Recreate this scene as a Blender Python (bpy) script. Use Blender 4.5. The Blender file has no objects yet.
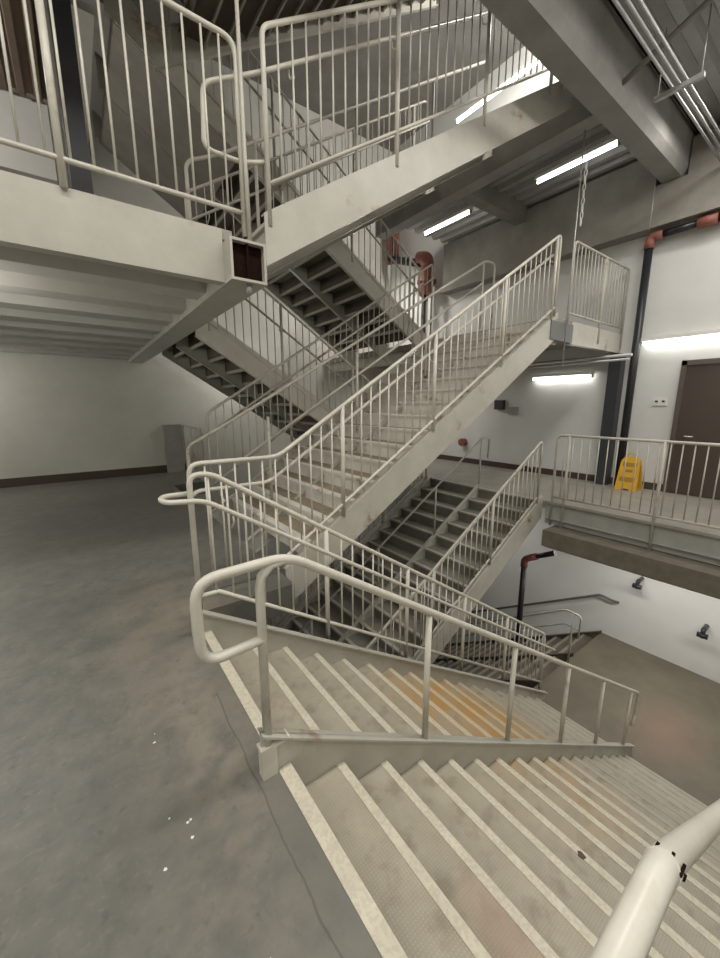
import bpy, math, random
from mathutils import Vector, Matrix
random.seed(7)
SC = bpy.context.scene
COL = SC.collection

# ------------------------------------------------------------------ helpers
class MB:
    """collects vertices and faces for one mesh"""
    def __init__(s): s.v=[]; s.f=[]; s.sm=[]
    def add(s, vs, fs, smooth=False):
        o=len(s.v); s.v += [tuple(p) for p in vs]
        for f in fs: s.f.append(tuple(o+i for i in f)); s.sm.append(smooth)
        return s
    def box(s, x0,y0,z0,x1,y1,z1):
        if x0>x1: x0,x1=x1,x0
        if y0>y1: y0,y1=y1,y0
        if z0>z1: z0,z1=z1,z0
        vs=[(x0,y0,z0),(x1,y0,z0),(x1,y1,z0),(x0,y1,z0),(x0,y0,z1),(x1,y0,z1),(x1,y1,z1),(x0,y1,z1)]
        return s.add(vs,[(3,2,1,0),(4,5,6,7),(0,1,5,4),(1,2,6,5),(2,3,7,6),(3,0,4,7)])
    def prism(s, prof, axis, a, b):
        """prof: list of 2D points (counter clockwise); extruded along axis from a to b"""
        n=len(prof)
        def P(p,t):
            if axis=='y': return (p[0],t,p[1])
            if axis=='x': return (t,p[0],p[1])
            return (p[0],p[1],t)
        vs=[P(p,a) for p in prof]+[P(p,b) for p in prof]
        fs=[tuple(range(n)),tuple(range(2*n-1,n-1,-1))]
        fs+=[(i,i+n,(i+1)%n+n,(i+1)%n) for i in range(n)]
        return s.add(vs,fs)
    def tube(s, pts, r, n=10, cap=True):
        pts=[Vector(p) for p in pts]; k=len(pts)
        up=None; vs=[]
        for i,p in enumerate(pts):
            if i==0: t=(pts[1]-p).normalized(); sc=1
            elif i==k-1: t=(p-pts[i-1]).normalized()
            else: t=((p-pts[i-1]).normalized()+(pts[i+1]-p).normalized()).normalized()
            if up is None:
                a=Vector((0,0,1)) if abs(t.z)<.9 else Vector((1,0,0))
                up=(a-t*a.dot(t)).normalized()
            else:
                up=(up-t*up.dot(t)).normalized()
            sd=t.cross(up)
            for j in range(n):
                a=2*math.pi*j/n
                vs.append(p+up*(r*math.cos(a))+sd*(r*math.sin(a)))
        o=len(s.v); s.v+= [tuple(v) for v in vs]
        for i in range(k-1):
            for j in range(n):
                s.f.append((o+i*n+j,o+i*n+(j+1)%n,o+(i+1)*n+(j+1)%n,o+(i+1)*n+j)); s.sm.append(True)
        if cap:
            s.f.append(tuple(o+j for j in range(n-1,-1,-1))); s.sm.append(False)
            s.f.append(tuple(o+(k-1)*n+j for j in range(n))); s.sm.append(False)
        return s
    def build(s, name, mat, parent=None, loc=(0,0,0)):
        me=bpy.data.meshes.new(name)
        me.from_pydata(s.v,[],s.f)
        me.polygons.foreach_set('use_smooth',s.sm)
        me.materials.append(mat); me.update()
        return link(name,me,parent,loc)

def link(name, me, parent=None, loc=(0,0,0)):
    o=bpy.data.objects.new(name,me); COL.objects.link(o); o.location=loc
    if parent is not None: o.parent=parent
    return o
def thing(name,label,cat,loc=(0,0,0),group=None):
    o=bpy.data.objects.new(name,None); COL.objects.link(o); o.location=loc
    o.empty_display_size=.1
    return tag(o,label,cat,group)
def tag(o,label,cat,group=None):
    o['label']=label; o['category']=cat
    if group: o['group']=group
    return o
def struct(o,label=None):
    o['kind']='structure'
    if label: o['label']=label
    return o
def rounded(pts, r, n=5):
    """polyline with its inner corners rounded"""
    pts=[Vector(p) for p in pts]; out=[pts[0]]
    for i in range(1,len(pts)-1):
        p=pts[i]; a=pts[i-1]-p; b=pts[i+1]-p
        d=min(r,a.length*.49,b.length*.49)
        A=p+a.normalized()*d; B=p+b.normalized()*d
        for k in range(n+1):
            t=k/n; out.append(A*(1-t)**2+p*(2*t*(1-t))+B*t*t)
    out.append(pts[-1]); return out

# ------------------------------------------------------------------ materials
def mat(name, col, rough=.6, metal=0, noise=None, n_scale=6., bump=0, b_scale=60., spec=.5, extra=None):
    m=bpy.data.materials.new(name); m.use_nodes=True
    nt=m.node_tree; N=nt.nodes; L=nt.links; bs=N['Principled BSDF']
    bs.inputs['Roughness'].default_value=rough; bs.inputs['Metallic'].default_value=metal
    bs.inputs['Specular IOR Level'].default_value=spec
    geo=N.new('ShaderNodeNewGeometry')
    c=None
    if noise:
        nz=N.new('ShaderNodeTexNoise'); nz.inputs['Scale'].default_value=n_scale; nz.inputs['Detail'].default_value=6
        nz.inputs['Roughness'].default_value=.65
        L.new(geo.outputs['Position'],nz.inputs['Vector'])
        rp=N.new('ShaderNodeValToRGB'); rp.color_ramp.elements[0].position=.3; rp.color_ramp.elements[1].position=.7
        rp.color_ramp.elements[0].color=(*noise,1); rp.color_ramp.elements[1].color=(*col,1)
        L.new(nz.outputs['Fac'],rp.inputs['Fac']); c=rp.outputs['Color']
    else:
        bs.inputs['Base Color'].default_value=(*col,1)
    if extra: c=extra(nt,geo,c if c else None)
    if c is not None: L.new(c,bs.inputs['Base Color'])
    if bump:
        nb=N.new('ShaderNodeTexNoise'); nb.inputs['Scale'].default_value=b_scale; nb.inputs['Detail'].default_value=4
        L.new(geo.outputs['Position'],nb.inputs['Vector'])
        b=N.new('ShaderNodeBump'); b.inputs['Strength'].default_value=bump; b.inputs['Distance'].default_value=.01
        L.new(nb.outputs['Fac'],b.inputs['Height']); L.new(b.outputs['Normal'],bs.inputs['Normal'])
    return m
def mixc(nt,fac,a,b):
    n=nt.nodes.new('ShaderNodeMix'); n.data_type='RGBA'
    for sock,v in ((n.inputs['Factor'],fac),(n.inputs['A'],a),(n.inputs['B'],b)):
        if hasattr(v,'is_output'): nt.links.new(v,sock)
        elif isinstance(v,tuple): sock.default_value=(*v,1)
        else: sock.default_value=v
    return n.outputs['Result']
def mth(nt,op,a,b=None,clamp=False):
    n=nt.nodes.new('ShaderNodeMath'); n.operation=op; n.use_clamp=clamp
    for i,v in enumerate((a,b)):
        if v is None: continue
        if hasattr(v,'is_output'): nt.links.new(v,n.inputs[i])
        else: n.inputs[i].default_value=v
    return n.outputs[0]
def noise(nt,geo,scale,detail=4,lo=.4,hi=.6):
    n=nt.nodes.new('ShaderNodeTexNoise'); n.inputs['Scale'].default_value=scale; n.inputs['Detail'].default_value=detail
    nt.links.new(geo.outputs['Position'],n.inputs['Vector'])
    m=nt.nodes.new('ShaderNodeMapRange'); m.inputs[1].default_value=lo; m.inputs[2].default_value=hi
    nt.links.new(n.outputs['Fac'],m.inputs[0]); return m.outputs[0]
def ball(nt,geo,c,rx,ry,rz):
    """1 at centre c falling to 0 at the ellipsoid's surface: a stain with a shape of its own"""
    vm=nt.nodes.new('ShaderNodeVectorMath'); vm.operation='SUBTRACT'; nt.links.new(geo.outputs['Position'],vm.inputs[0]); vm.inputs[1].default_value=c
    vd=nt.nodes.new('ShaderNodeVectorMath'); vd.operation='DIVIDE'; nt.links.new(vm.outputs[0],vd.inputs[0]); vd.inputs[1].default_value=(rx,ry,rz)
    ln=nt.nodes.new('ShaderNodeVectorMath'); ln.operation='LENGTH'; nt.links.new(vd.outputs[0],ln.inputs[0])
    return mth(nt,'SUBTRACT',1.0,ln.outputs['Value'],True)

def rust(amount):
    def f(nt,geo,c):
        k=noise(nt,geo,2.3,8,1-amount-.02,1-amount+.1)
        k2=noise(nt,geo,14,5,.42,.62)
        return mixc(nt,mth(nt,'MULTIPLY',k,k2,True),c,(.22,.12,.06))
    return f
PAINT=mat('warm white paint',(.525,.51,.45),.38,0,(.43,.415,.36),3.,.05,40,extra=rust(.38))
RAILP=mat('rail paint',(.66,.635,.56),.33,0,(.54,.515,.445),5.,.05,60,extra=rust(.36))
RAILD=mat('dull rail paint',(.56,.54,.48),.42,0,(.44,.42,.36),5.,.05,60,extra=rust(.40))
def floor_extra(nt,geo,c):
    sep=nt.nodes.new('ShaderNodeSeparateXYZ'); nt.links.new(geo.outputs['Position'],sep.inputs[0])
    x,y=sep.outputs[0],sep.outputs[1]
    w=noise(nt,geo,4,4,0.3,.7)
    # worn brown dust by the stair head
    k=mth(nt,'MULTIPLY',ball(nt,geo,(.42,2.75,0),.62,1.25,1),noise(nt,geo,3,6,.35,.62))
    c=mixc(nt,mth(nt,'MULTIPLY',k,1.0,True),c,(.33,.285,.215))
    # lighter trowelled border along the top step
    band=mth(nt,'MULTIPLY',mth(nt,'GREATER_THAN',mth(nt,'ADD',x,mth(nt,'MULTIPLY',w,.02)),.435),mth(nt,'LESS_THAN',y,2.6))
    c=mixc(nt,mth(nt,'MULTIPLY',mth(nt,'MULTIPLY',ball(nt,geo,(.30,1.55,0),.42,1.5,1),noise(nt,geo,9,8,.36,.60)),.9,True),c,(.285,.255,.20))
    c=mixc(nt,mth(nt,'MULTIPLY',mth(nt,'MULTIPLY',ball(nt,geo,(-.55,.75,0),.35,.5,1),noise(nt,geo,11,8,.38,.62)),.8,True),c,(.27,.24,.185))
    c=mixc(nt,mth(nt,'MULTIPLY',noise(nt,geo,38,8,.56,.74),.40),c,(.29,.27,.23))
    c=mixc(nt,mth(nt,'MULTIPLY',noise(nt,geo,21,8,.60,.74),.55),c,(.075,.07,.06))
    c=mixc(nt,mth(nt,'MULTIPLY',band,.45),c,(.195,.183,.155))
    d=mth(nt,'ABSOLUTE',mth(nt,'SUBTRACT',mth(nt,'ADD',x,mth(nt,'MULTIPLY',w,.02)),.432))
    crack=mth(nt,'MULTIPLY',mth(nt,'LESS_THAN',d,.0035),mth(nt,'LESS_THAN',y,1.9))
    c=mixc(nt,mth(nt,'MULTIPLY',crack,.55),c,(.06,.055,.05))
    v=noise(nt,geo,1.1,3,.35,.68)
    c=mixc(nt,mth(nt,'MULTIPLY',v,.6),c,(.115,.114,.104))
    return c
FLOOR=mat('sealed concrete',(.200,.194,.172),.42,0,(.120,.117,.104),7.,.06,25,.5,floor_extra)
FLOOR2=mat('dusty concrete',(.34,.32,.28),.5,0,(.25,.235,.20),2.,.06,30)
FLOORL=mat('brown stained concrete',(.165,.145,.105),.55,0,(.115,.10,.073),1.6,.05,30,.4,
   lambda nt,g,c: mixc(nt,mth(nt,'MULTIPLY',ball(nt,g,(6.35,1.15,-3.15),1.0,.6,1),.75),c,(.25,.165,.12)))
CONC=mat('raw concrete',(.30,.285,.25),.8,0,(.22,.205,.18),2.5,.15,30)
CONCB=mat('brown concrete',(.20,.175,.14),.85,0,(.13,.115,.09),5,.15,30)
CONCG=mat('grey concrete',(.36,.35,.335),.8,0,(.27,.26,.245),2.,.1,30)
WALL=mat('white wall paint',(.76,.76,.745),.5,0,(.68,.68,.66),1.0,.04,20)
WALLF=mat('off white wall paint',(.66,.65,.60),.6,0,(.56,.55,.50),.8,.04,20)
BASE=mat('dark brown rubber',(.075,.052,.038),.55)
DOORM=mat('brown door paint',(.085,.066,.052),.35,0,(.07,.054,.043),2)
FRAMEM=mat('dark frame paint',(.11,.09,.075),.4)
def tread_extra(nt,geo,c):
    # raised diamond checks of the plate, as worn brighter points
    sep=nt.nodes.new('ShaderNodeSeparateXYZ'); nt.links.new(geo.outputs['Position'],sep.inputs[0])
    s=260.
    a=mth(nt,'SINE',mth(nt,'MULTIPLY',mth(nt,'ADD',sep.outputs[0],sep.outputs[1]),s))
    b=mth(nt,'SINE',mth(nt,'MULTIPLY',mth(nt,'SUBTRACT',sep.outputs[0],sep.outputs[1]),s))
    k=mth(nt,'GREATER_THAN',mth(nt,'MULTIPLY',a,b),.45)
    c=mixc(nt,mth(nt,'MULTIPLY',k,.28),c,(.52,.49,.41))
    dirt=noise(nt,geo,9,8,.53,.70)
    c=mixc(nt,mth(nt,'MULTIPLY',dirt,.55),c,(.20,.17,.12))
    r=mth(nt,'MULTIPLY',ball(nt,geo,(2.85,1.95,-1.45),1.5,1.0,1.4),1.5,True)
    c=mixc(nt,mth(nt,'MULTIPLY',r,noise(nt,geo,3,6,.25,.55)),c,(.42,.25,.09))
    r=mth(nt,'MULTIPLY',ball(nt,geo,(2.6,.95,-1.5),1.3,.5,1.2),.8,True)
    c=mixc(nt,mth(nt,'MULTIPLY',r,noise(nt,geo,3,6,.3,.6)),c,(.42,.29,.15))
    r=mth(nt,'MULTIPLY',ball(nt,geo,(1.06,.50,-.42),.17,.30,.3),1.8,True)
    c=mixc(nt,mth(nt,'MULTIPLY',r,.5),c,(.36,.235,.17))
    return c
TREAD=mat('worn checker plate paint',(.395,.36,.285),.5,0,(.31,.28,.22),6.,.1,120,.4,tread_extra)
def nos_extra(nt,geo,c):
    k=noise(nt,geo,60,2,.46,.58)
    c=mixc(nt,mth(nt,'MULTIPLY',k,.28),c,(.36,.32,.24))
    r=mth(nt,'MULTIPLY',ball(nt,geo,(2.85,1.95,-1.45),1.4,1.0,1.4),1.3,True)
    c=mixc(nt,mth(nt,'MULTIPLY',r,.55),c,(.50,.33,.13))
    sep=nt.nodes.new('ShaderNodeSeparateXYZ'); nt.links.new(geo.outputs['Position'],sep.inputs[0])
    d=nt.nodes.new('ShaderNodeMapRange'); d.inputs[1].default_value=2.9; d.inputs[2].default_value=3.7; nt.links.new(sep.outputs[0],d.inputs[0])
    return mixc(nt,mth(nt,'MULTIPLY',d.outputs[0],.75),c,(.30,.275,.225))    # the lower steps' nosings are worn bare
NOSE=mat('cream nosing paint',(.64,.60,.49),.5,0,(.54,.50,.40),8,.15,150,.4,nos_extra)
TREADU=mat('dusty white step paint',(.64,.62,.56),.45,0,(.52,.49,.42),4.,.05,60,extra=rust(.42))
TREADW=mat('white riser paint',(.80,.78,.72),.45,0,(.62,.59,.52),4.,.05,60,extra=rust(.40))
TREADB=mat('brown dirty step paint',(.36,.30,.225),.6,0,(.25,.195,.135),5.)
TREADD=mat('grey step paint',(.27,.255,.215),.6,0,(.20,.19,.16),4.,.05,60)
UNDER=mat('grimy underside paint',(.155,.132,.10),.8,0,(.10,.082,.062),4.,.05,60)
NOSED=mat('dusty nosing paint',(.50,.475,.41),.5,0,(.40,.38,.32),5.)
DECKW=mat('white deck paint',(.60,.59,.55),.6,0,(.52,.51,.47),2)
DECKB=mat('rusty brown deck',(.23,.17,.13),.7,0,(.16,.115,.085),3)
DECKG=mat('grey metal deck',(.42,.42,.42),.45,.2,(.34,.34,.34),3)
BLACK=mat('black pipe paint',(.022,.022,.026),.35)
COLM=mat('charcoal paint',(.05,.052,.06),.4)
RED=mat('red oxide paint',(.33,.115,.085),.5,0,(.20,.075,.06),9)
GALV=mat('galvanised steel',(.52,.52,.52),.4,.5,(.42,.42,.42),8)
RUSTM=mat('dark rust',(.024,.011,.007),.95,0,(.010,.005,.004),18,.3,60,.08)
YEL=mat('yellow plastic',(.80,.47,.045),.38,0,(.70,.38,.03),6)
ORB=mat('faded amber print',(.42,.22,.03),.5)
FASC=mat('grey fascia paint',(.40,.405,.37),.5,0,(.32,.325,.30),4.,.05,40,extra=rust(.36))
STEELG=mat('grey plate steel',(.16,.165,.16),.5)
WHITEP=mat('white chip',(.80,.79,.75),.6)
DGREY=mat('dark grey enamel',(.13,.125,.115),.5)
GREY=mat('grey enamel',(.32,.32,.31),.5)
def emis(name,col,s):
    m=bpy.data.materials.new(name); m.use_nodes=True; nt=m.node_tree; nt.nodes.clear()
    e=nt.nodes.new('ShaderNodeEmission'); e.inputs[0].default_value=(*col,1); e.inputs[1].default_value=s
    o=nt.nodes.new('ShaderNodeOutputMaterial'); nt.links.new(e.outputs[0],o.inputs[0]); return m
LAMP=emis('lit fluorescent tube',(1,.975,.92),12)

# ------------------------------------------------------------------ the site's measures
R=.175; G=.2767                  # riser and going
H1=2.8; HL=-3.15                # storey above, storey below
LW=1.22                          # width of a lane
V1,V2,V3=.0,3.05,5.5             # near edge of each stair bay
W=8.3                            # right wall
FAR=9.65                         # far wall
EDGE=5.95                        # edge of the right-hand walkway

# ------------------------------------------------------------------ setting
m=MB()
m.box(-6,-4,-.25,.53,2.80,0); m.box(-6,2.80,-.25,1.35,FAR,0); m.box(1.35,7.98,-.25,1.95,FAR,0)
struct(m.build('floor',FLOOR))
m=MB()
m.box(EDGE,-4,-.12,W,FAR,0); m.box(EDGE-.06,-4,-.02,EDGE,2.98,.018)
struct(m.build('floor_walkway',FLOOR2))
m=MB(); m.box(5.27,-4,HL-.2,W,2.75,HL)
struct(m.build('floor_lower',FLOORL))
m=MB(); m.box(-3,-4,HL-.2,1.3,FAR,HL)
struct(m.build('floor_lower_left',FLOORL))
m=MB(); m.box(-6.2,-4.2,2*HL-.2,W+.2,FAR+.2,2*HL)
struct(m.build('floor_ground',FLOORL))
m=MB(); m.box(-6,V2+.02,H1-.07,1.08,FAR,H1)
struct(m.build('floor_upper_left',FLOOR2))
m=MB(); m.box(5.86,V2+.02,H1-.12,W,FAR,H1)
struct(m.build('floor_upper_right',FLOOR2))
m=MB(); m.box(W,-4,2*HL,W+.2,FAR+.2,9)
wr=struct(m.build('wall_right',WALL))
m=MB(); m.box(-6.2,FAR,2*HL,W,FAR+.2,9)
struct(m.build('wall_far',WALLF))
m=MB(); m.box(-6.2,-4.2,2*HL,W+.2,-4,9); struct(m.build('wall_near',WALLF))
m=MB(); m.box(-6.2,-4,2*HL,-6,FAR,9); struct(m.build('wall_left',WALLF))
m=MB(); m.box(-6.2,-4.2,8.8,W+.2,FAR+.2,9.0); struct(m.build('ceiling_top',CONCG))
m=MB(); m.box(W-.015,2.10,0,W,FAR,.13); m.box(W-.015,-4,0,W,.72,.13)
struct(m.build('baseboard_right',BASE))
m=MB(); m.box(-6,FAR-.015,0,1.95,FAR,.17)
struct(m.build('baseboard_far',BASE))
# door in the right wall
d=thing('door_1','brown steel door in the right wall behind the walkway railing','door',(W,1.4,0)); struct(d)
m=MB(); m.box(-.05,-.62,.01,-.005,.62,2.17); m.build('door_leaf',DOORM,d)
m=MB(); m.box(-.07,-.69,0,0,-.62,2.25); m.box(-.07,.62,0,0,.69,2.25); m.box(-.07,-.69,2.17,0,.69,2.25); m.build('door_frame',FRAMEM,d)
m=MB(); m.tube(rounded([(-.05,.5,1.0),(-.11,.5,1.0),(-.11,.38,1.0)],.02),.011); m.build('door_handle',GALV,d)

def deck(x0,x1,y0,y1,z,along,pitch=.2,depth=.06,th=.012):
    """trapezoid-fluted metal deck, flutes running along x or y"""
    m=MB(); a0,a1=(y0,y1) if along=='x' else (x0,x1)
    prof=[]; t=a0; up=True
    while t<a1:
        p=[(t,z),(t+pitch*.36,z),(t+pitch*.5,z-depth),(t+pitch*.86,z-depth)]
        prof+=p; t+=pitch
    prof=[(min(q[0],a1),q[1]) for q in prof]+[(a1,z)]
    n=len(prof)
    for dz in (0,):
        if along=='x': vs=[(x0,p[0],p[1]) for p in prof]+[(x1,p[0],p[1]) for p in prof]
        else: vs=[(p[0],y0,p[1]) for p in prof]+[(p[0],y1,p[1]) for p in prof]
        vs+= [(v[0],v[1],v[2]+th) for v in vs]
    fs=[]
    for i in range(n-1):
        fs.append((i,i+1,n+i+1,n+i)); fs.append((2*n+i,3*n+i,3*n+i+1,2*n+i+1))
        fs.append((i,2*n+i,2*n+i+1,i+1)); fs.append((n+i,n+i+1,3*n+i+1,3*n+i))
    fs+=[(0,n,3*n,2*n),(n-1,3*n-1,4*n-1,2*n-1)]
    return m.add(vs,fs)
# upper floors' slabs and fluted soffits
m=MB(); m.box(-6,-4,5.68,W,2.3,5.85); m.box(EDGE,2.3,5.68,W,7.3,5.85); struct(m.build('ceiling_right',CONCG))
struct(deck(-6,W,-4,2.3,5.67,'x',.30,.075).build('ceiling_deck_near',DECKG))
struct(deck(EDGE+.05,W,2.75,7.3,5.67,'y',.30,.075).build('ceiling_deck_right',DECKG))
m=MB(); m.box(-6,V2,5.52,.15,FAR,5.6); m.box(.15,V3,5.52,.62,FAR,5.6); struct(m.build('ceiling_left',DECKW))
struct(deck(-6,.15,V2+.3,7.2,5.51,'y',.17,.06).build('ceiling_deck_left',DECKB))
m=MB(); m.box(W-.22,-4,4.48,W,7.3,5.05); m.box(W-.22,-4,5.05,W,2.34,5.55); m.box(W-.22,2.76,5.05,W,7.3,5.55)
struct(m.build('trim_wall_beam',CONC))
m=MB(); m.box(W-.30,-4,4.40,W,7.3,4.48)
struct(m.build('trim_wall_ledge',CONC))

# big concrete beam and small ones
m=MB(); m.prism([(2.36,5.72),(2.36,5.16),(2.42,5.06),(2.68,5.06),(2.74,5.16),(2.74,5.72)],'x',-6,W)
tag(m.build('concrete_beam',CONCG),'big grey concrete beam crossing the top right corner of the ceiling','beam')
m=MB(); m.box(EDGE-.12,2.76,5.22,EDGE+.14,7.3,5.66)
tag(m.build('edge_beam',CONCG),'dark grey beam along the upper landing edge behind the top flight','beam')
m=MB(); m.prism([(5.05,5.66),(5.05,5.32),(5.30,5.32),(5.30,5.66)],'x',EDGE+.14,W)
tag(m.build('concrete_beam',CONC),'short pale concrete beam between the two hanging strip lights','beam')
# brown beam under the walkway, fascia channel on it
m=MB(); m.prism([(EDGE-.36,-.37),(EDGE-.36,-.62),(EDGE-.28,-.66),(EDGE+.30,-.66),(EDGE+.30,-.37)][::-1],'y',-4,2.82)
tag(m.build('concrete_beam',CONCB),'brown concrete beam under the walkway edge with post feet on it','beam')
m=MB(); m.box(EDGE-.012,-4,-.27,EDGE,2.98,.015); m.box(EDGE-.05,-4,-.27,EDGE-.012,2.98,-.255)
m.box(EDGE,-4,-.36,EDGE+.2,2.98,-.12)
tag(m.build('fascia_channel',FASC),'pale steel channel along the edge of the right walkway','channel')

# left platform: edge beam, tube, joists, hanger
m=MB(); m.box(-6,V2,2.43,1.0,V2+.012,2.79); m.box(-6,V2+.012,2.43,1.0,V2+.09,2.445); m.box(-6,V2+.012,2.775,1.0,V2+.09,2.79)
tag(m.build('edge_beam',PAINT),'cream steel channel beam under the upper left platform railing','beam')
t=thing('tube_beam','square steel tube with open rusty end under the upper platform corner','beam',(1.0,V2-.155,2.418))
m=MB(); w=.268; hh=.28; L=FAR-V2+.155; th=.018
m.box(0,0,0,w,L,th); m.box(0,0,hh-th,w,L,hh); m.box(0,0,th,th,L,hh-th); m.box(w-th,0,th,w,L,hh-th)
m.build('tube',PAINT,t)
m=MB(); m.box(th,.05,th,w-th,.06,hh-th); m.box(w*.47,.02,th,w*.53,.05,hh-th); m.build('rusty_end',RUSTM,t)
m=MB(); m.tube([(w*.55,.06,-.07),(w*.55,.06,0)],.022); m.build('bolt',GALV,t)
for k,v in enumerate((3.55,4.25,4.95,5.65,6.35,7.05,7.75,8.45,9.15)):
    m=MB(); m.prism([(v,2.72),(v+.03,2.47),(v+.30,2.47),(v+.33,2.72)],'x',-6,1.0)
    tag(m.build('deck_rib',DECKW),'deep white rib under the upper left platform','deck rib','ribs under the upper left platform')
m=MB()
n=9; m.box(-6,V2+.09,2.722,1.0,FAR,2.728)
struct(m.build('ceiling_platform',DECKW))
m=MB(); m.tube([(1.19,V2-.05,2.699),(1.185,V2-.05,3.3),(1.18,V2-.05,6.2)],.014)
tag(m.build('hanger_rod',RAILD),'thin rusty hanger rod standing on the open tube end','rod')
m=MB(); m.box(-6,7.30,4.60,.15,7.42,5.5)
tag(m.build('edge_beam',WALL),'white beam behind brown fluted deck at top left','beam')
m=MB(); m.box(.22,5.2,H1,.40,5.40,5.52)
tag(m.build('steel_column',COLM),'dark column standing on the upper left platform','column')
m=MB(); m.box(1.53,FAR-.12,0,1.90,FAR,1.10)
tag(m.build('low_partition',CONCG),'grey low block at the end of the far baseboard','partition')

# ------------------------------------------------------------------ stair flights
def flight(label,u_bot,z_bot,n,dirn,v0,mt,mn,nose=True,nosing0=False,topoff=.08,depth=.38,ext=(0,0),treads=True,group=None,under=None,mstr=None,riser=None,nw=.045,ctop=0.,soffit=0,wide=0.):
    """u_bot: first riser; dirn=+1 rises to the right, -1 rises to the left; two lanes side by side"""
    t=thing('stair_flight',label,'stairs',(u_bot,v0,z_bot),group)
    st=mstr or PAINT
    def zn(u): return R+(u*dirn)/G*R             # nosing line, local
    ua=(-.30 if ext[0]==0 else ext[0]); ub=(n-1)*G+.05+ext[1]
    for k in range(3):
        v=k*LW-(wide if k==0 else 0); d=.055 if k!=1 else .04
        prof=[]
        zlow=max(zn(ua*dirn)+topoff-depth,-.02)
        a=(ua*dirn,zn(ua*dirn)+topoff); b=(ub*dirn,zn(ub*dirn)+topoff)
        tf=topoff-(ctop if k==1 else 0)
        def plate(y0,y1,lo,hi,mm):
            # lo, hi: offsets from the nosing line, vertical
            pr=[(ua,zn(ua*dirn)+lo),(ub,zn(ub*dirn)+lo),(ub,zn(ub*dirn)+hi),(ua,zn(ua*dirn)+hi)]
            pr=[(p[0]*dirn,p[1]) for p in pr]
            if dirn<0: pr=pr[::-1]
            mm.prism(pr[::-1],'y',y0,y1)
        mm=MB(); s=-1 if k==2 else 1
        yw=v; plate(v-.006,v+.006,topoff-depth,tf,mm)
        if k==0: f0,f1=v+.006,v+d
        elif k==2: f0,f1=v-d,v-.006
        else: f0,f1=v-.03,v+.03
        plate(f0,f1,tf-.012,tf,mm); plate(f0,f1,topoff-depth,topoff-depth+.012,mm)
        mm.build('stringer',st,t)
    # one mesh per kind of step, shared by all
    w0,w1=.008,LW-.008
    mr_=riser or mt
    def shared(name,boxes,mats,split=None):
        q=MB()
        for bx in boxes: q.box(*bx)
        e=bpy.data.meshes.new(name); e.from_pydata(q.v,[],q.f)
        for x in mats: e.materials.append(x)
        if split is not None:
            for i_ in range(split,len(q.f)): e.polygons[i_].material_index=1
        e.update(); return e
    for k in range(2):
        y0=w0-(wide if k==0 else 0)
        me=shared('tread',[(0,y0,-.012,dirn*(G+.02),w1,0),(dirn*.018,y0,-R,dirn*.024,w1,-.012)],[mt,mr_],6)
        mne=shared('nosing',[(dirn*-.012,y0,-.026,dirn*nw,w1,.0025)],[mn])
        mue=shared('step_angle',[(dirn*(G-.012),w0,-.060,dirn*(G+.012),w1,-.0125)],[under or st])
        for i in range(n-1):
            o=link('tread',me,t,(dirn*i*G,k*LW,(i+1)*R))
            if nose: link('nosing',mne,o)
            if under: link('step_angle',mue,o)
        # last riser up to the floor
        mr=MB(); mr.box(dirn*((n-1)*G+.018),k*LW+y0,(n-1)*R,dirn*((n-1)*G+.024),k*LW+w1,n*R-.012); mr.build('riser',mr_,t)
        if nosing0:
            mo=MB(); mo.box(dirn*((n-1)*G-.012),k*LW+y0,n*R-.026,dirn*((n-1)*G+max(nw,.045)),k*LW+w1,n*R+.003); mo.build('nosing',mn,t)
    if soffit:
        for k in range(2):
            mm=MB(); a=(n-1-soffit)*G; b=(n-1)*G+ext[1]; lo=topoff-depth-.012
            pr=[(a*dirn,zn(a*dirn)+lo),(b*dirn,zn(b*dirn)+lo),(b*dirn,zn(b*dirn)+lo+.01),(a*dirn,zn(a*dirn)+lo+.01)]
            mm.prism(pr,'y',k*LW+.01,(k+1)*LW-.01); mm.build('soffit_plate',CONC,t)
    return t

U0=.56
uD1=U0+17*G
flight('cream two-lane flight in front, going down from the concrete floor',uD1,HL,18,-1,V1+.08,TREAD,NOSE,nosing0=True,topoff=.15,depth=.42,ext=(0,.06),nw=.028,wide=.27)
flight('pale flight climbing right from the floor to the middle landing',1.69,0,16,1,V2,TREADB,TREADW,topoff=.05,mstr=PAINT,riser=TREADW,nw=.085,ctop=.14)
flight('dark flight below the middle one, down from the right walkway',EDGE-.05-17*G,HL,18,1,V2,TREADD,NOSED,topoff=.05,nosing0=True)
flight('top flight rising right from the square tube end',1.40,H1,16,1,V2,TREADU,TREADU,topoff=.05,under=NOSED,ext=(-.065,.15))
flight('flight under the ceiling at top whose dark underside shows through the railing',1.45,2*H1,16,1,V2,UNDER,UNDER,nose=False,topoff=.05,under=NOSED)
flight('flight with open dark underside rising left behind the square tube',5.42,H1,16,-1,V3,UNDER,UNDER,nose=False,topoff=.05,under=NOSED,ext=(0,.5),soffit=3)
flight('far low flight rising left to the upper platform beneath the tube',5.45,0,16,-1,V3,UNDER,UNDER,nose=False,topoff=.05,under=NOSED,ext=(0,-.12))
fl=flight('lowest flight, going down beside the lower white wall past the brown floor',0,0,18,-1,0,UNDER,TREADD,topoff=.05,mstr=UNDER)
fl.location=(W-.06,2.78+17*G,2*HL); fl.rotation_euler=(0,0,math.pi/2)

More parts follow.
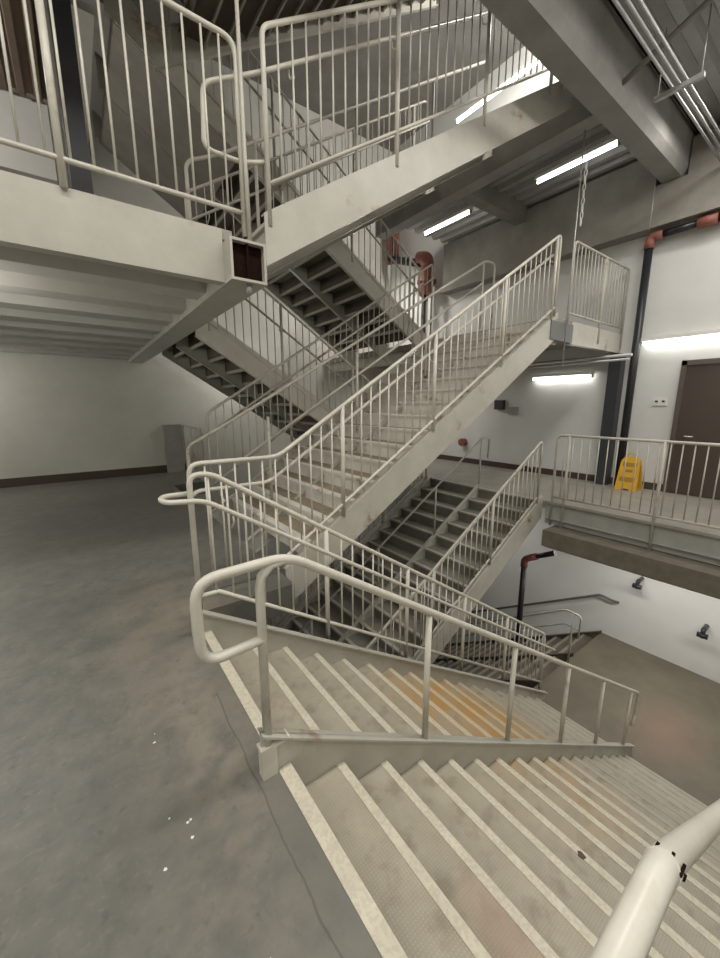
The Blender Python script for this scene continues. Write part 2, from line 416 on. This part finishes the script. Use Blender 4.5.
# ------------------------------------------------------------------ railings
def tubes(name,path,r,parent,mt,n=10):
    return MB().tube(path,r,n).build(name,mt,parent)
def line(a,b,t): return Vector(a)+(Vector(b)-Vector(a))*t
def guard(label,pts,v,h=1.08,bot=.12,posts=(),pitch=.117,r=.021,mt=None,cat='railing',foot=.0,axis='x',balusters=True,
          hand=None,hand_side=.085,start_post=True,end_post=True,group=None,br=.008,hand_h=.86,name='stair_railing',start_round=.09,hand_path=None,topr=None,postr=.021):
    """pts: (u, z) of the walking line, v: plane; a guard of top rail, bottom rail, posts and balusters"""
    mt=mt or RAILP
    P=(lambda u,z,dv=0: (u,v+dv,z)) if axis=='x' else (lambda u,z,dv=0: (v+dv,u,z))
    o=P(pts[0][0],pts[0][1])
    t=thing(name,label,cat,o,group)
    def Lc(p): return (p[0]-o[0],p[1]-o[1],p[2]-o[2])
    def zat(u):
        for (a,za),(b,zb) in zip(pts,pts[1:]):
            if min(a,b)-1e-6<=u<=max(a,b)+1e-6: return za+(zb-za)*(u-a)/(b-a)
        return pts[-1][1]
    sg=1 if pts[-1][0]>pts[0][0] else -1
    top=[Lc(P(u,z+h)) for u,z in pts]
    full=list(top)
    if start_post: full=[Lc(P(pts[0][0],pts[0][1]+foot))]+full
    if end_post: full=full+[Lc(P(pts[-1][0],pts[-1][1]+foot))]
    tubes('top_rail',rounded(full,start_round),topr or r,t,mt,12)
    if bot is not None: tubes('bottom_rail',[Lc(P(u,z+bot)) for u,z in pts],r*.85,t,mt)
    for u in posts: tubes('post',[Lc(P(u,zat(u)+foot)),Lc(P(u,zat(u)+h))],postr,t,mt)
    if balusters:
        u=pts[0][0]+sg*pitch
        while sg*(pts[-1][0]-u)>pitch*.4:
            if all(abs(u-q)>.04 for q in posts):
                tubes('baluster',[Lc(P(u,zat(u)+bot)),Lc(P(u,zat(u)+h))],br,t,mt,7)
            u+=sg*pitch
    if hand:
        hp=[Lc(P(u,z+hand_h,hand_side)) for u,z in pts]
        if hand_path: hp=hand_path(Lc,P,hp)
        hr=tubes('handrail',rounded(hp,.07),r*.9,t,mt,12)
        us=[pts[0][0]+sg*.25]+[u for u in posts]
        mb=MB()
        for u in us: mb.tube(rounded([Lc(P(u,zat(u)+hand_h-.10)),Lc(P(u,zat(u)+hand_h-.06,hand_side)),Lc(P(u,zat(u)+hand_h,hand_side))],.04),.007,7)
        mb.build('bracket',mt,hr)
    return t
SL=R/G
# front flight: centre pipe rail with loop end, posts on the middle stringer
vc=V1+.08+LW
t=thing('stair_railing','thick centre pipe rail with a looped end, dividing the front flight','railing',(.48,vc,0))
def cz(u): return -(u-U0)*SL
X=lambda u,z:(u-.48,0,z)
tubes('top_rail',rounded([X(.485,.63),X(.255,.615),X(.252,.935),X(.60,.945),X(5.0,cz(5.0)+.945),X(5.47,cz(5.47)+.945),X(5.45,cz(5.45)+.62),X(5.36,cz(5.36)+.44)],.085,7),.0195,t,RAILP,14)
tubes('post',[X(.48,.12),X(.482,.84),X(.492,.89),X(.53,.925),X(.60,.935)],.0185,t,RAILP,14)
for u in (1.43,2.35,3.28,4.17,5.15): tubes('post',[X(u,cz(u)+.14),X(u,cz(u)+.94)],.018,t,RAILP)
m=MB(); m.box(-.035,-.022,.0,.03,.022,.135); m.box(-.04,-.026,.135,.09,.026,.148); m.build('foot_block',RAILP,t)
# its stringer cap plate
# front flight: far guard with handrail looping out over the floor
vf=V1+.08+2*LW+.06
def hp1(Lc,P,hp):
    a=Lc(P(.60,.92,-.06)); 
    return [Lc(P(.53,.95,.08)),Lc(P(.36,.95,.08)),Lc(P(.36,.94,-.06)),a]+[Lc(P(u,z+.935,-.06)) for u,z in [(5.4,-(5.4-U0)*SL),(5.75,-(5.75-U0)*SL)]]
guard('guard rail with thin bars and handrail along the far side of the front flight',[(.53,0),(.66,0),(5.5,-(5.5-.62)*SL)],vf,1.085,.24,(1.55,2.5,3.45,4.4),.117,.019,foot=.08,hand=True,hand_side=-.06,hand_h=.86,hand_path=hp1,postr=.02)
# front flight: near rail close to the camera
t=thing('stair_railing','thick white pipe rail at the very bottom right, close by','railing',(.44,.068,0))
X=lambda u,z:(u-.44,0,z)
tubes('top_rail',rounded([X(.10,0.0),X(.10,1.00),X(.47,1.018),X(5.2,1.018-(5.2-.47)*SL),X(5.2,HL)],.04,6),.0165,t,RAILP,18)
for u in (2.5,3.4,4.3): tubes('post',[X(u,cz(u)+.0),X(u,1.018-(u-.47)*SL)],.016,t,RAILP)
m=MB(); m.tube([X(.478,1.009),X(.492,1.000)],.0175,18); m.build('weld_collar',RAILP,t)
m=MB()
for a,l in ((.5,.03),(1.3,.018),(2.2,.02),(.1,.012)):
    cu=.485+.01*math.sin(a*7); m.box(cu-.44-.002,-.0172*math.cos(a)-.002,1.0045-(cu-.485)*SL+.0172*math.sin(a)-.002,cu-.44+l*.5,-.0172*math.cos(a)+.001,1.0045-(cu-.485)*SL+.0172*math.sin(a)+.0012)
m.build('bare_chips',RUSTM,t)

# middle flight R2
def n2(u): return max(0,(u-1.38)*SL)-.0
pts2=[(.63,0),(1.36,0),(5.78,(5.78-1.36)*SL)]
def hp2(Lc,P,hp): return [Lc(P(.63,.84,0)),Lc(P(.70,.86,.075)),Lc(P(1.30,.86,.075)),Lc(P(5.75,.86+(5.75-1.36)*SL,.075))]
guard('barred railing on the near side of the pale middle flight',pts2,V2,1.09,.13,(2.04,3.30,4.55,5.70),.117,.019,foot=.0,hand=True,hand_h=.86,hand_path=hp2,end_post=True)
# centre rail of R2
t=thing('stair_railing','pipe rail up the centre of the pale middle flight','railing',(.89,V2+LW,0))
X=lambda u,z:(u-.89,0,z)
c2=lambda u:(u-1.36)*SL
tubes('top_rail',rounded([X(.89,.0),X(.89,1.10),X(1.36,1.33+.02),X(5.75,c2(5.75)+1.10),X(6.0,c2(5.75)+1.10),X(6.0,2.8)],.08),.019,t,RAILD)
tubes('handrail',rounded([X(1.36,.85),X(5.70,c2(5.70)+.78)],.05),.017,t,RAILD)
for u in (1.80,3.1,4.4,5.7): tubes('post',[X(u,c2(u)+.05),X(u,c2(u)+1.12)],.019,t,RAILD)
pts2f=[(1.43,.36),(5.78,.36+(5.78-1.43)*SL)]
guard('barred railing on the far side of the pale middle flight',[(1.43,.06),(5.78,.06+(5.78-1.43)*SL)],V2+2*LW,1.36,.35,(2.7,4.0,5.3),.117,.019,hand=True,hand_side=-.07,hand_h=1.10,mt=RAILD,foot=.05)
# landing guard along near side of the middle landing
guard('barred guard on the near edge of the middle landing at right',[(6.20,H1),(W-.05,H1)],V2,1.10,.10,(7.3,),.117,.019,mt=RAILD,foot=-.25,name='guard_railing')
m=MB(); m.box(5.70,V2-.02,2.48,6.36,V2+.0,2.74); 
tag(m.build('splice_plate',STEELG),'grey steel plate at the corner of the middle landing','plate')
m=MB(); m.box(6.36,V2,2.47,W,V2+.014,2.80); m.box(6.36,V2+.014,2.47,W,V2+.09,2.485)
tag(m.build('edge_beam',PAINT),'pale channel beam along the near edge of the middle landing','beam')
m=MB(); m.box(5.96,V2+.10,2.45,6.12,FAR-.1,2.68)
tag(m.build('edge_beam',PAINT),'pale beam under the middle landing where the flights meet it','beam')

# top flight R1
t1=[(1.38,H1+.10),(5.5,H1+.10+(5.5-1.38)*SL)]
def hpR1(Lc,P,hp):
    return [Lc(P(1.36,3.34,.02)),Lc(P(1.20,3.30,.05)),Lc(P(.93,3.30,.05)),Lc(P(.95,3.70,.05)),Lc(P(1.34,3.92,.05)),Lc(P(5.4,3.92+(5.4-1.34)*SL,.05))]
guard('big barred railing on the near side of the top flight',t1,V2,1.29,.29,(2.68,3.94,5.2),.1205,.0185,foot=.0,hand=True,hand_h=1.03,hand_path=hpR1,start_round=.06)
guard('barred railing on the far side of the top flight',[(1.38,H1+.10),(5.5,H1+.10+(5.5-1.38)*SL)],V2+2*LW,1.2,.25,(2.68,3.94,5.2),.117,.018,mt=RAILD,hand=True,hand_side=-.07)
t=thing('stair_railing','pipe rail up the centre of the top flight','railing',(1.1,V2+LW,H1))
X=lambda u,z:(u-1.1,0,z-H1)
tubes('top_rail',rounded([X(1.1,H1),X(1.1,H1+1.0),X(1.4,H1+1.15),X(5.5,H1+1.15+4.1*SL)],.08),.018,t,RAILD)
for u in (1.8,3.1,4.4): tubes('post',[X(u,H1+(u-1.4)*SL+.2),X(u,H1+1.15+(u-1.4)*SL)],.018,t,RAILD)
# platform guard at upper left
guard('barred guard above the cream edge beam of the upper left platform',[(1.17,H1),(-4.0,H1)],V2-.015,1.20,.13,(.09,-1.35,-2.7),.1145,.0185,foot=-.02,name='guard_railing',start_round=.10)
# rising-left flights
def nl(u,z0): return z0+(5.42+.0-u)*SL+.06
guard('barred railing on the near side of the far low flight',[(1.55,nl(1.55,0)),(5.4,nl(5.4,0))],V3,1.15,.10,(2.6,3.9,5.2),.117,.018,mt=RAILD,foot=.0,hand=True,hand_h=.85,hand_side=.08)
guard('barred railing on the near side of the left-rising flight with open underside',[(1.35,nl(1.35,H1)),(5.55,nl(5.55,H1))],V3,1.15,.10,(2.6,3.9,5.2),.117,.018,mt=RAILD,foot=.0,hand=True,hand_h=.85,hand_side=.08)
# dark flight R3
r3=lambda u:(u-(EDGE-.05))*SL
t=thing('stair_railing','pipe rail with a small loop up the centre of the dark flight','railing',(EDGE,V2+LW,0))
X=lambda u,z,dv=0:(u-EDGE,dv,z)
tubes('top_rail',rounded([X(EDGE+.20,.55),X(EDGE+.22,.92),X(EDGE-.02,.92),X(1.5,r3(1.5)+.86)],.04),.0165,t,RAILD)
for u in (EDGE-.02,4.75,3.5,2.3): tubes('post',[X(u,min(r3(u),0)+.02),X(u,r3(u)+.88)],.0165,t,RAILD)
guard('barred railing on the near side of the dark flight',[(5.78,r3(5.78)+.06),(1.6,r3(1.6)+.06)],V2,1.0,.09,(4.6,3.4,2.2),.117,.0175,mt=RAILD,hand=True,hand_h=.85,hand_side=.08)
guard('barred railing on the far side of the dark flight',[(5.78,r3(5.78)+.06),(1.6,r3(1.6)+.06)],V2+2*LW,1.0,.09,(4.6,3.4,2.2),.117,.0175,mt=RAILD)
# walkway guard
guard('barred guard along the edge of the right walkway',[(2.88,0),(-3.9,0)],EDGE-.035,1.07,.10,(2.70,1.54,.2,-1.2,-2.6),.117,.019,axis='y',mt=RAILD,foot=-.37,name='guard_railing',start_round=.08,end_post=False)
# short fence on the floor by the far wall
guard('short barred guard near the grey block by the far wall',[(7.98,0),(FAR-.05,0)],1.95,1.07,.08,(8.8,),.117,.018,axis='y',mt=RAILD,name='guard_railing')
# rails of the lowest flight, which goes down along the wall
t=thing('stair_railing','looped pipe rail at the edge of the brown lower floor','railing',(6.79,2.72,HL))
X=lambda v,z:(0,v-2.72,z-HL)
zl=lambda v:HL-(v-2.78)*SL
tubes('top_rail',rounded([X(2.60,HL+.55),X(2.58,HL+.98),X(2.85,HL+1.0),X(6.5,zl(6.5)+1.0)],.08),.018,t,RAILD)
tubes('handrail',rounded([X(2.58,HL+.70),X(2.85,HL+.72),X(6.5,zl(6.5)+.72)],.05),.014,t,RAILD)
for v in (2.72,4.1,5.5): tubes('post',[X(v,min(HL,zl(v))),X(v,min(HL,zl(v))+.99)],.018,t,RAILD)
# ------------------------------------------------------------------ lights (fixtures)
def strip(label,cx,cy,cz,length,axis='y',hang=.0,group=None):
    t=thing('strip_light',label,'light',(cx,cy,cz),group)
    l=length/2
    def bx(m,a0,b0,z0,a1,b1,z1):
        if axis=='y': m.box(b0,a0,z0,b1,a1,z1)
        else: m.box(a0,b0,z0,a1,b1,z1)
        return m
    bx(MB(),-l,-.055,.035,l,.055,.09).build('housing',WHITEP,t)
    m=MB()
    p0,p1=((0,-l+.03,.0),(0,l-.03,.0)) if axis=='y' else ((-l+.03,0,0),(l-.03,0,0))
    m.tube([p0,p1],.024,12).build('tube',LAMP,t)
    bx(MB(),-l,-.03,-.03,-l+.03,.03,.035).build('end_cap',GREY,t)
    bx(MB(),l-.03,-.03,-.03,l,.03,.035).build('end_cap',GREY,t)
    if hang:
        for s in (-.7,.7):
            q=(0,s*l,.09) if axis=='y' else (s*l,0,.09)
            MB().tube([q,(q[0],q[1],.09+hang)],.004,6).build('hanger',GALV,t)
    return t
strip('bright strip light under the deck left of the big concrete beam',6.95,3.55,5.35,1.30,hang=.2)
strip('strip light under the deck right of the red pipes, farther back',6.85,6.15,5.35,1.30,hang=.2)
strip('strip light seen above the top flight through its bars',7.6,5.55,7.75,2.2,hang=.96)
strip('long strip light on the right wall above the brown door',W-.12,1.75,2.58,1.9)
strip('strip light on the white wall beneath the middle landing',W-.12,4.05,2.08,1.25)

# ------------------------------------------------------------------ pipes and services
t=thing('fire_pipe','tall black pipe up the right wall with a red elbow','pipe',(W-.17,2.75,0))
tubes('riser',[(0,0,.02),(0,0,4.12)],.062,t,BLACK,16)
tubes('elbow',rounded([(0,0,4.12),(0,0,4.30),(0,-.18,4.30)],.14,8),.075,t,RED,16)
tubes('branch',[(0,-.18,4.30),(0,-.62,4.30)],.055,t,BLACK,16)
tubes('coupling',[(0,-.62,4.30),(0,-.86,4.30)],.085,t,RED,16)
tubes('branch',[(0,-.86,4.30),(0,-3.5,4.30)],.055,t,BLACK,16)
for v in (-.4,-1.5): tubes('hanger',[(0,v,4.30),(0,v,5.0)],.008,t,GALV,6)
m=MB(); m.box(W-.24,2.93,0,W-.03,3.13,2.44)
tag(m.build('steel_column',COLM),'black column beside the yellow sign on the walkway','column')
for k,(dy,zz,rr) in enumerate(((.0,2.38,.028),(.0,2.30,.02))):
    m=MB(); m.tube([(W-.45-.1*k,2.7,zz),(W-.45-.1*k,9.3,zz)],rr,12)
    tag(m.build('conduit',GALV),['thicker silver pipe under the middle landing','thinner silver pipe under the middle landing'][k],'pipe','pipes under the middle landing')
for k in range(3):
    v=1.80+.065*k
    m=MB(); m.tube([(-5,v,5.0),(W-.3,v,5.0)],.0145,12)
    tag(m.build('conduit',GALV),['nearest of the three parallel conduits at top right','middle one of the three parallel conduits at top right','conduit next to the concrete beam, of the three at top right'][k],'conduit','three conduits at top right')
t=thing('conduit_strut','metal strut channel carrying the three conduits','strut',(5.75,1.865,4.965))
MB().box(-.025,-.22,-.03,.025,.22,.015).build('channel',GALV,t)
for s in (-.19,.19): tubes('rod',[(0,s,0),(0,s,.665)],.006,t,GALV,6)
m=MB(); m.tube([(5.55,2.37,5.2),(5.45,1.2,5.575)],.03,8)
tag(m.build('brace',CONC),'diagonal grey brace from the concrete beam to the deck','brace')
t=thing('fire_pipe','red fire pipes and valves on the wall behind the flights','pipe',(W-.3,8.2,3.1))
X=lambda y,z:(0,y-8.2,z-3.1)
tubes('riser',[X(7.85,.05),X(7.85,4.5)],.09,t,BLACK,14)
tubes('riser',[X(7.55,.05),X(7.55,4.6)],.06,t,WHITEP,14)
tubes('valve',[X(7.8,4.45),X(7.8,5.15)],.19,t,RED,16)
tubes('valve_flange',[X(7.8,4.75),X(7.8,4.83)],.26,t,RED,16)
tubes('elbow',rounded([X(7.8,5.1),X(7.8,5.38),X(8.1,5.45)],.16),.17,t,RED,16)
tubes('branch',rounded([X(8.0,5.30),X(9.35,5.78)],.1),.10,t,BLACK,14)
tubes('branch',[X(9.35,5.66),X(9.35,8.0)],.10,t,RED,14)
tubes('branch',[X(9.05,5.8),X(9.05,8.0)],.08,t,RED,14)
t=thing('fire_pipe','black pipe with a red elbow dropping below the walkway corner','pipe',(EDGE+.25,3.3,-2.9))
tubes('riser',[(0,.1,-.05),(0,.1,1.55)],.05,t,BLACK,12)
tubes('elbow',rounded([(0,.1,1.55),(0,.1,1.70),(0,-.12,1.82)],.1),.06,t,RED,12)
tubes('branch',[(0,-.12,1.82),(0,-.42,1.98)],.045,t,BLACK,12)
# rods and chain by the middle landing
m=MB(); m.tube([(6.05,V2-.06,2.1),(6.05,V2-.06,5.3)],.010,7)
tag(m.build('hanger_rod',GALV),'thin hanger rod in front of the middle landing corner','rod')
t=thing('chain','short hanging chain beside the rod above the middle landing','chain',(6.2,V2-.05,4.85))
for i in range(9):
    m=MB(); zz=-.09*i; pts=[]
    for k in range(13):
        a=2*math.pi*k/12; p=(.018*math.cos(a),0,zz+.05*math.sin(a)) if i%2==0 else (0,.018*math.cos(a),zz+.05*math.sin(a)); pts.append(p)
    m.tube(pts,.007,6,False); m.build('link',WHITEP,t)
tubes('wire',[(0,0,.05),(0,0,.80)],.003,t,GALV,6)
m=MB(); m.tube([(W-.35,2.72,4.35),(W-.35,2.72,5.06)],.008,6)
tag(m.build('hanger_rod',GALV),'thin rod below the end of the big concrete beam','rod')

# small things on the walls
t=thing('wall_bracket','small black and grey boxes on the white wall below the middle flight','wall box',(W,5.15,1.30))
t2=MB(); t2.box(-.12,.22,.12,.0,.44,.34); t2.build('horn',BLACK,t)
t2=MB(); t2.box(-.06,-.14,.0,.0,.08,.18); t2.build('box',GREY,t)
t=thing('wall_plate','small switch plate on the white wall beside the brown door','switch',(W,2.33,1.57))
MB().box(-.012,-.10,-.06,0,.10,.07).build('plate',WHITEP,t)
for s in (-.05,.05): MB().box(-.02,s-.02,-.0,-.012,s+.02,.03).build('switch',BLACK,t)
MB().box(-.016,-.10,-.065,-.012,.10,-.055).build('painted_shadow',GREY,t)  # thin grey strip put in as the shadow line under the plate
for (v,z,l,n) in ((2.2,-1.84,'small dark valve sticking out of the lower wall below the walkway post','stub_valve'),(1.2,-2.33,'dark pipe stub on the lower wall at the right edge','stub_valve')):
    t=thing(n,l,'valve',(W-.0,v,z))
    tubes('stub',rounded([(0,0,.12),(-.22,0,.12),(-.22,0,-.02)],.05),.035,t,BLACK)
    tubes('collar',[(-.22,-.07,.02),(-.22,.07,.02)],.045,t,BLACK)
m=MB(); m.tube(rounded([(W-.01,2.52,-2.36),(W-.09,2.60,-2.33),(W-.09,2.83,-2.30),(W-.09,6.5,-2.30-3.67*.60)],.05),.024)
tag(m.build('wall_handrail',DGREY),'dark grey handrail sloping along the lower white wall','handrail')
m=MB(); m.tube([(W-.14,6.52,.55),(W+.0,6.52,.55)],.10,14)
tag(m.build('fire_bell',RED),'small dark red bell on the wall past the dark flight','bell')

# yellow wet floor sign
t=thing('wet_floor_sign','yellow folding caution sign standing on the walkway by the black column','floor sign',(W-.32,2.53,0))
for s,nm in ((-1,'front_panel'),(1,'back_panel')):
    m=MB(); hgt=.60
    # tapered panel with handle hole and scalloped foot, leaning towards the ridge
    def P(y,z,dx=0): return (s*(.13*(1-z/hgt)+.014)+dx,y,z)
    out=[(-.17,0),(-.07,0),(-.05,.035),(.05,.035),(.07,0),(.17,0),(.16,.27),(.145,.53),(.10,.60),(-.10,.60),(-.145,.53),(-.16,.27)]
    n=len(out)
    vs=[P(y,z,-.012) for y,z in out]+[P(y,z,.012) for y,z in out]
    m.add(vs,[tuple(range(n)),tuple(range(2*n-1,n-1,-1))]+[(i,(i+1)%n,(i+1)%n+n,i+n) for i in range(n)])
    p=m.build(nm,YEL,t)
    mm=MB()
    for (y0,z0,y1,z1) in ((-.11,.43,.11,.50),(-.06,.33,.06,.38),(-.12,.16,.12,.24)):
        q=[P(y0,z0,s*.0135),P(y1,z0,s*.0135),P(y1,z1,s*.0135),P(y0,z1,s*.0135)]
        q2=[(a[0]+s*.002,a[1],a[2]) for a in q]
        mm.add(q+q2,[(0,1,2,3),(7,6,5,4),(0,4,5,1),(1,5,6,2),(2,6,7,3),(3,7,4,0)])
    mm.build('printed_mark',ORB,p)
m=MB(); m.tube(rounded([(0,-.07,.59),(0,-.07,.66),(0,.07,.66),(0,.07,.59)],.03),.012); m.build('handle',YEL,t)

# flecks of paint on the floor, pebbles on steps
m=MB()
for (x,y) in ((.13,1.8),(.12,1.75),(.1,1.35),(.16,1.31),(.15,1.29),(.15,1.23),(.07,1.19),(.27,.79)):
    for _ in range(1):
        a=random.random()*6; cx=x+random.uniform(-.015,.015); cy=y+random.uniform(-.015,.015); s=random.uniform(.003,.007)
        k=[(cx+s*math.cos(a+i*1.257)*random.uniform(.6,1.3),cy+s*math.sin(a+i*1.257)*random.uniform(.5,1.2)) for i in range(5)]
        m.prism(k,'z',.0002,.002)
o=tag(m.build('paint_flecks',WHITEP),'white paint flecks scattered on the grey concrete floor','debris'); o['kind']='stuff'

m=MB(); m.tube([(1.222,1.113,-3*R+.0005),(1.222,1.113,-3*R+.006)],.0075,9)
tag(m.build('pebble',BLACK),'small round black speck on the third step of the front flight','pebble')
m=MB(); m.prism([(1.915,.575),(1.935,.57),(1.943,.60),(1.93,.615),(1.91,.60)],'z',-5*R+.0005,-5*R+.005)
tag(m.build('dead_leaf',BASE),'small dark brown scrap lying on the fifth step of the front flight','leaf')

# ------------------------------------------------------------------ light
def area(name,loc,size,power,rot=(0,0,0),col=(1,.965,.90)):
    l=bpy.data.lights.new(name,'AREA'); l.shape='RECTANGLE'; l.size=size[0]; l.size_y=size[1]; l.energy=power; l.color=col
    o=bpy.data.objects.new(name,l); COL.objects.link(o); o.location=loc; o.rotation_euler=rot; return o
# ceiling strips of the garage outside the frame: over the near bay, the floor at left, far under the platform, on the lower level; added fills noted below
for k,(x,p) in enumerate(((-4.0,66),(-1.6,66),(.8,64),(3.2,54),(5.4,48))):
    area('lamp over near bay',(x,.9,5.4),(2.2,.5),p)
for x,p in ((-3.5,60),(-.8,60),(1.8,45)): area('lamp over near aisle',(x,-2.2,5.4),(2.2,.5),p)
area('lamp over near walkway',(6.9,-1.8,5.35),(.4,2.6),90)
area('lamp over right walkway',(7.0,1.0,5.35),(.3,2.2),45)
def bulb(name,loc,power,r=.12,col=(1,.965,.90)):
    l=bpy.data.lights.new(name,'POINT'); l.energy=power; l.color=col; l.shadow_soft_size=r
    o=bpy.data.objects.new(name,l); COL.objects.link(o); o.location=loc; return o
bulb('lamp under platform',(-2.6,8.9,2.2),70)
bulb('added fill at platform edge',(-.9,4.1,2.2),26)  # unseen fill added to brighten the pale flight's risers from the left
bulb('added fill below mid platform',(-3.4,4.6,2.15),34)  # extra unseen point light, put in to lift the dark platform underside
area('lamp lower level',(7.0,1.2,-.75),(.3,3.0),62)
area('lamp lower level far',(7.2,5.5,-.4),(.3,1.8),26)
area('lamp lower left',(0,5.5,-.5),(.2,1.6),8)
bulb('added fill above platform',(-2.0,5.6,4.9),110)  # added out of view to brighten the white beam and upper left corner
area('added fill upper right',(7.0,3.2,8.6),(.4,1.5),330,(math.radians(50),0,math.radians(-12)))  # hidden source added and aimed to whiten the upper-level wall
area('lamp under middle landing',(7.0,7.3,2.3),(.3,1.6),28)
area('lamp far corner',(6.6,8.6,5.3),(1.2,.3),75)
bulb('lamp in far passage',(3.2,8.8,2.2),20)
wd=bpy.data.worlds.new('World'); SC.world=wd; wd.use_nodes=True
wd.node_tree.nodes['Background'].inputs[0].default_value=(.9,.92,1,1); wd.node_tree.nodes['Background'].inputs[1].default_value=.02

# ------------------------------------------------------------------ camera
cam=bpy.data.cameras.new('camera'); co=bpy.data.objects.new('camera',cam); COL.objects.link(co)
cam.sensor_fit='HORIZONTAL'; cam.sensor_width=36; cam.lens=377.53/720*36; cam.clip_start=.02
yaw=.9355; pit=.1933; rol=-.0016
F=Vector((math.cos(yaw)*math.cos(pit),math.sin(yaw)*math.cos(pit),-math.sin(pit)))
Rt=Vector((math.sin(yaw),-math.cos(yaw),0)); Up=Rt.cross(F)
c,s=math.cos(rol),math.sin(rol); Rr=Rt*c+Up*s; Uu=Up*c-Rt*s
M=Matrix((Rr,Uu,-F)).transposed().to_4x4(); M.translation=Vector((0,0,1.5285)); co.matrix_world=M
SC.camera=co
SC.view_settings.view_transform='Standard'; SC.view_settings.look='None'; SC.view_settings.gamma=1
SC.view_settings.use_curve_mapping=False
SC.view_settings.exposure=-.12
